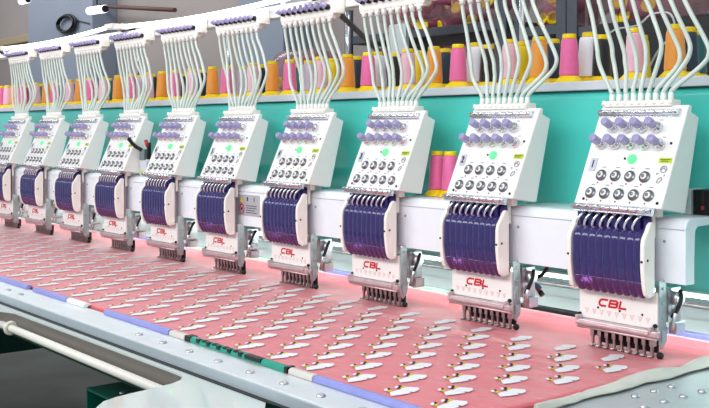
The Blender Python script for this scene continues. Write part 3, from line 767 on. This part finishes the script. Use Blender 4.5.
# ------------------------------------------------------------------ thread guides on the rail + tubes
def make_guide():
    root = empty('thread_guide', (XC, .04, 1.515), 'x', 'thread guide', 'thread guide plates on the overhead rail')
    O = Vector((0, .04, 1.515))
    P = MB(); P.box(-.122, .106, .026, .0518, 1.527, 1.572, .003)
    P.box(.106, .122, .022, .0515, 1.533, 1.574, .002); P.box(-.127, -.122, .030, .0515, 1.535, 1.570, .001)
    for k in range(12): P.cyl((-.115 + k * .0192, .028, 1.5275), (-.115 + k * .0192, .0510, 1.5275), .0055, n=8)
    P.build('guide_plate', M['rail_white'], root, O)
    for k in range(9):
        x = -.110 + .0243 * k
        MB().cyl((x, .033, 1.513), (x, .033, 1.528), .0062, .0066, 12).build('nozzle', M['white'], root, O)
        kx = -.104 + .0240 * k
        kb = MB().lathe((kx, .026, 1.5500), [(.0072, 0), (.0072, .008), (.005, .010)], 12, Vector((0, -1, 0)), ).build('guide_knob', M['black'], root, O)
        MB().lathe((kx + .001, .0158, 1.5510), [(.0050, 0), (.0078, .001), (.0078, .013), (.006, .0155)], 14, Vector((-.25, -1, 0.55)).normalized()).build('knob_cap', M['knob'], kb, O)
    return root
g0 = make_guide()
for i in range(NH):
    g = g0 if i == 0 else copy_tree(g0)
    g.location = (XC - D * i, .04, 1.515)
    relabel(g, 'white guide plate with purple knobs above the %s head from the right' % ORD[i])
for i in range(NH):
    xc = XC - D * i
    rnd = random.Random(40 + i)
    for k in range(9):
        u = k / 8
        xb = -.0500 + .01562 * k; xt = -.110 + .0243 * k
        xm = xt + .030 + .022 * u + rnd.uniform(-.006, .006) - .006 * (k in (3, 4)); zb = 1.366 + .015 * u + rnd.uniform(-.012, .012)
        yb = .038 + rnd.uniform(-.008, .008); y0 = .0319; z0 = 1.3122
        pts = [(xb, y0, z0), (xb + (xm - xb) * .14, y0, z0 + .009), (xb + (xm - xb) * .78, yb, z0 + (zb - z0) * .74), (xm, yb, zb + .004),
               (xm + (xt - xm) * .10, yb, zb + .026), (xm + (xt - xm) * .55, .035, (zb + 1.51) / 2 + .010), (xt + (xm - xt) * .08, .0335, 1.494), (xt, .033, 1.5128)]
        mbt = MB().sweep([p + Vector((xc, 0, 0)) for p in catmull(pts, 4)], .0041, 9)
        o = mbt.build('thread_tube', M['tube'], None, (xc + xb, y0, z0))
        tag(o, 'pale green thread tube, %s of nine from left, above the %s head from right' % (ORD[k], ORD[i]), 'tube', 'thread tubes of the %s head from the right' % ORD[i])

# ------------------------------------------------------------------ thread cones
CW = dict(orange='orange', navy='navy blue', teal='teal', yellow='yellow', palepink='pale pink', black='black', white='white', pink='hot pink', lavender='lavender grey', crimson='crimson')
def make_cone(color, big=False):
    z = 0
    root = empty('thread_cone', (0, 0, 0), 'x', 'thread cone', 'thread cones on the tray')
    k = 1.22 if big else 1.0
    MB().lathe((0, 0, 0), [(.0305, 0), (.0305, .002), (.0265, .006), (.0205, .0125), (.0195, .0140)], 24).build('cone_foot', M['yellow'], root)
    hh = .098 if big else .0905
    MB().lathe((0, 0, 0), [(.0192 * k, .0141), (.0206 * k, .018), (.0165 * k, hh - .006), (.0150 * k, hh - .001), (.0135, hh)], 24).build('yarn', YARN[color], root)
    MB().lathe((0, 0, 0), [(.0142, hh + .0001), (.0146, hh + .001), (.0138, hh + .0085), (.0128, hh + .0098), (.006, hh + .0098), (.005, hh + .006)], 20).build('cone_cap', M['yellow'], root)
    return root
protos = {}
YY = dict(F=.152, B=.218, C=.290)
cones = [(0.015, 'orange', 'F'), (0.0, 'navy', 'B'), (-0.03, 'teal', 'C'), (-0.16, 'yellow', 'C'), (-0.074, 'palepink', 'F'), (-0.205, 'black', 'B'), (-0.238, 'white', 'B'), (-0.236, 'pink', 'F'), (-0.335, 'navy', 'B'),
 (-0.317, 'orange', 'F'), (-0.424, 'yellow', 'B'), (-0.4, 'palepink', 'F'), (-0.53, 'black', 'B'), (-0.569, 'white', 'B'), (-0.561, 'pink', 'F'), (-0.672, 'navy', 'B'), (-0.642, 'orange', 'F'), (-0.765, 'yellow', 'B'), (-0.735, 'palepink', 'F'),
 (-0.86, 'black', 'B'), (-0.93, 'white', 'B'), (-0.887, 'pink', 'F'), (-1.01, 'navy', 'B'), (-0.972, 'orange', 'F'), (-1.12, 'yellow', 'B'), (-1.09, 'palepink', 'F'), (-1.235, 'lavender', 'B'), (-1.385, 'teal', 'C'), (-1.235, 'pink', 'F'),
 (-1.322, 'orange', 'F'), (-1.48, 'black', 'B'), (-1.425, 'palepink', 'F'), (-1.58, 'lavender', 'B'), (-1.57, 'pink', 'F'), (-1.655, 'orange', 'F'), (-1.83, 'black', 'B'), (-1.785, 'palepink', 'F'), (-2.07, 'black', 'C'), (-1.90, 'pink', 'F'), (-1.985, 'orange', 'F'),
 (-2.18, 'black', 'B'), (-2.085, 'palepink', 'F'), (-2.27, 'lavender', 'B'), (-2.22, 'pink', 'F'), (-2.42, 'yellow', 'B'), (-2.32, 'orange', 'F'), (-2.54, 'teal', 'B'), (-2.44, 'palepink', 'F'), (-2.68, 'navy', 'B'), (-2.56, 'pink', 'F'), (-2.655, 'orange', 'F'), (-2.89, 'teal', 'B'), (-2.75, 'palepink', 'F'), (-3.03, 'navy', 'B'), (-2.90, 'pink', 'F'), (-2.985, 'orange', 'F'), (-3.22, 'teal', 'B'), (-3.10, 'palepink', 'F'), (-3.40, 'crimson', 'B'), (-3.25, 'pink', 'F'), (-3.345, 'orange', 'F'), (-3.43, 'palepink', 'F'), (-3.51, 'pink', 'F')]
ROWN = dict(F='front', B='second', C='back')
cnt = {}
def place_cone(color, big, loc):
    key = (color, big)
    if key not in protos: protos[key] = make_cone(color, big); c = protos[key]
    else: c = copy_tree(protos[key])
    c.location = loc; return c
cs = sorted(cones, key=lambda c: -c[0])
for x, color, row in cs:
    cnt[(color)] = cnt.get(color, 0) + 1
    c = place_cone(color, color == 'white', (x, YY[row], 1.343))
    tot = sum(1 for q in cs if q[1] == color); k = cnt[color] - 1
    nth = ('only' if tot == 1 else ORD[k] + ' %s cone from the right' % CW[color] if k < 11 else ORD[tot - 1 - k] + ' %s cone from the left' % CW[color])
    if tot == 1: lab = '%s thread cone, the only one of that colour, far left of the tray' % CW[color]
    else: lab = '%s thread cone in the %s row, %s' % (CW[color], ROWN[row], nth.replace(CW[color] + ' cone', 'one of its colour'))
    c['label'] = lab
for x, side in ((-0.545, 'left'), (-0.503, 'right')):
    c = place_cone('pink', False, (x, .072, 1.0985)); c['group'] = 'pink cones standing on the arm cover'
    c['label'] = '%s of the two hot pink cones standing on the arm cover' % side

# ------------------------------------------------------------------ storage rack behind
def rack(name, x0, x1, y0, y1, zs, label):
    e = empty(name, ((x0 + x1) / 2, (y0 + y1) / 2, 0), label, 'shelf'); o = e.location
    for x in (x0, x1):
        for y in (y0, y1):
            p = MB().box(x - .022, x + .022, y - .003, y + .003, 0, 2.4); p.box(x - .022, x - .016, y, y + .04, 0, 2.4)
            p.build('post', M['rack'], e, o)
    for z in zs:
        MB().box(x0, x1, y0 + .004, y1, z - .035, z, .002).build('shelf_board', M['rack'], e, o)
    return e
rack('storage_rack', -2.42, -1.50, 1.30, 1.75, (0.5, 1.0, 1.40, 1.655), 'grey metal rack with bagged spools behind the middle cones')
rack('storage_rack', -1.17, -0.25, 1.30, 1.75, (0.5, 1.0, 1.40, 1.60), 'grey metal rack behind the right-hand cones')
rack('storage_rack', -1.435, -1.235, 1.32, 1.75, (0.5, 1.0, 1.40, 1.62), 'narrow grey rack section between two wider racks')
# ------------------------------------------------------------------ bags of spools
spk = yarnmat('dusky_pink_thread', (186, 90, 124))
def bag(x, y, z, wx, wy, hz, n, label, seed, colr=None, name='spool_bag'):
    e = empty(name, (x, y, z), label, 'bag', 'plastic bags of spools on the racks')
    rnd = random.Random(seed)
    bm = bmesh.new(); bmesh.ops.create_icosphere(bm, subdivisions=3, radius=1)
    for v in bm.verts:
        d = 1 + 0.16 * noise.noise(v.co * 2.3 + Vector((seed, 0, 0)))
        sg = lambda a: math.copysign(abs(a) ** 0.6, a)
        v.co = Vector((sg(v.co.x) * wx * d, sg(v.co.y) * wy * d, max(0.0015, hz + sg(v.co.z) * hz * d)))
    for f in bm.faces: f.smooth = True
    m = MB(); m.bm.free(); m.bm = bm; m.build('film', M['film'], e)
    for k in range(n):
        px, pz = rnd.uniform(-.8, .8) * wx, rnd.uniform(.15, 1.75) * hz
        py = -wy * 0.72 + rnd.uniform(0, .04); a = rnd.uniform(-.9, .9); b_ = rnd.uniform(-.4, .4)
        d = Vector((math.sin(a), -math.cos(a), b_)).normalized(); c = Vector((px, py, pz)); r = .026
        s = MB().cyl(c + d * .02, c - d * .08, r * .85, r, 12).build('spool', colr or spk, e)
        MB().lathe(c + d * .0205, [(r * .98, 0), (r * 1.0, .006), (r * .6, .008), (r * .5, .002), (r * .2, .002)], 14, d).build('spool_end', M['yellow'], s)
bag(-1.80, 1.50, 1.6565, .18, .16, .10, 10, 'plastic bag of pink spools with yellow ends on the middle rack, right half', 3)
bag(-2.15, 1.50, 1.6565, .15, .16, .11, 8, 'plastic bag of spools on the upper shelf of the middle rack, left half', 5)
bag(-1.335, 1.50, 1.622, .10, .14, .12, 9, 'plastic bag of yellow-ended spools on the narrow rack section', 8)
bag(-0.95, 1.50, 1.602, .16, .15, .12, 10, 'plastic bag of spools on the right rack just right of the post', 11)
bag(-0.55, 1.50, 1.602, .17, .15, .12, 10, 'plastic bag of spools on the right rack at the picture border', 12)
red = yarnmat('dark_red_thread', (150, 30, 46))
bag(-1.83, 1.46, 1.402, .15, .13, .098, 6, 'bag of dark red spools under the shelf of the middle rack', 15, red)
bag(-2.24, 1.46, 1.402, .13, .13, .104, 6, 'brownish bag of spools under the shelf at the left post', 17, red)
bag(-2.66, 1.25, 1.402, .16, .13, .105, 6, 'brownish bag of spools on the low side table left of the rack', 19, red)
tag(MB().box(-2.9, -2.46, 1.05, 1.45, 0.0, 1.4, .005).build('side_cabinet', M['rack']), 'grey side cabinet standing left of the storage rack', 'cabinet')
tag(MB().box(-0.80, -0.15, 0.95, 1.25, 0.0, 1.56, .01).build('black_case', M['black']), 'tall black equipment case at the right behind the cones', 'case')
# hanging bag of spools by the rail
bag(-1.75, 1.12, 1.655, .10, .07, .05, 4, 'small plastic bag of spools hanging over the shelf front', 23)
tag(MB().box(-1.96, -1.86, 1.14, 1.16, 1.54, 1.66, .002).build('grey_card', M['alu']), 'pale grey card hanging from the rack shelf', 'card')
# wire loop at the right
tag(MB().sweep(catmull([(-0.31, .333, 1.3435), (-0.30, .333, 1.40), (-0.27, .333, 1.46), (-0.20, .333, 1.470), (-0.165, .333, 1.490), (-0.12, .333, 1.488), (-0.11, .333, 1.45), (-0.15, .333, 1.41), (-0.19, .333, 1.3435)], 6), .0022, 6).build('wire_loop', M['lipgrey']),
    'thin pale wire looping between the cones at the right', 'wire')
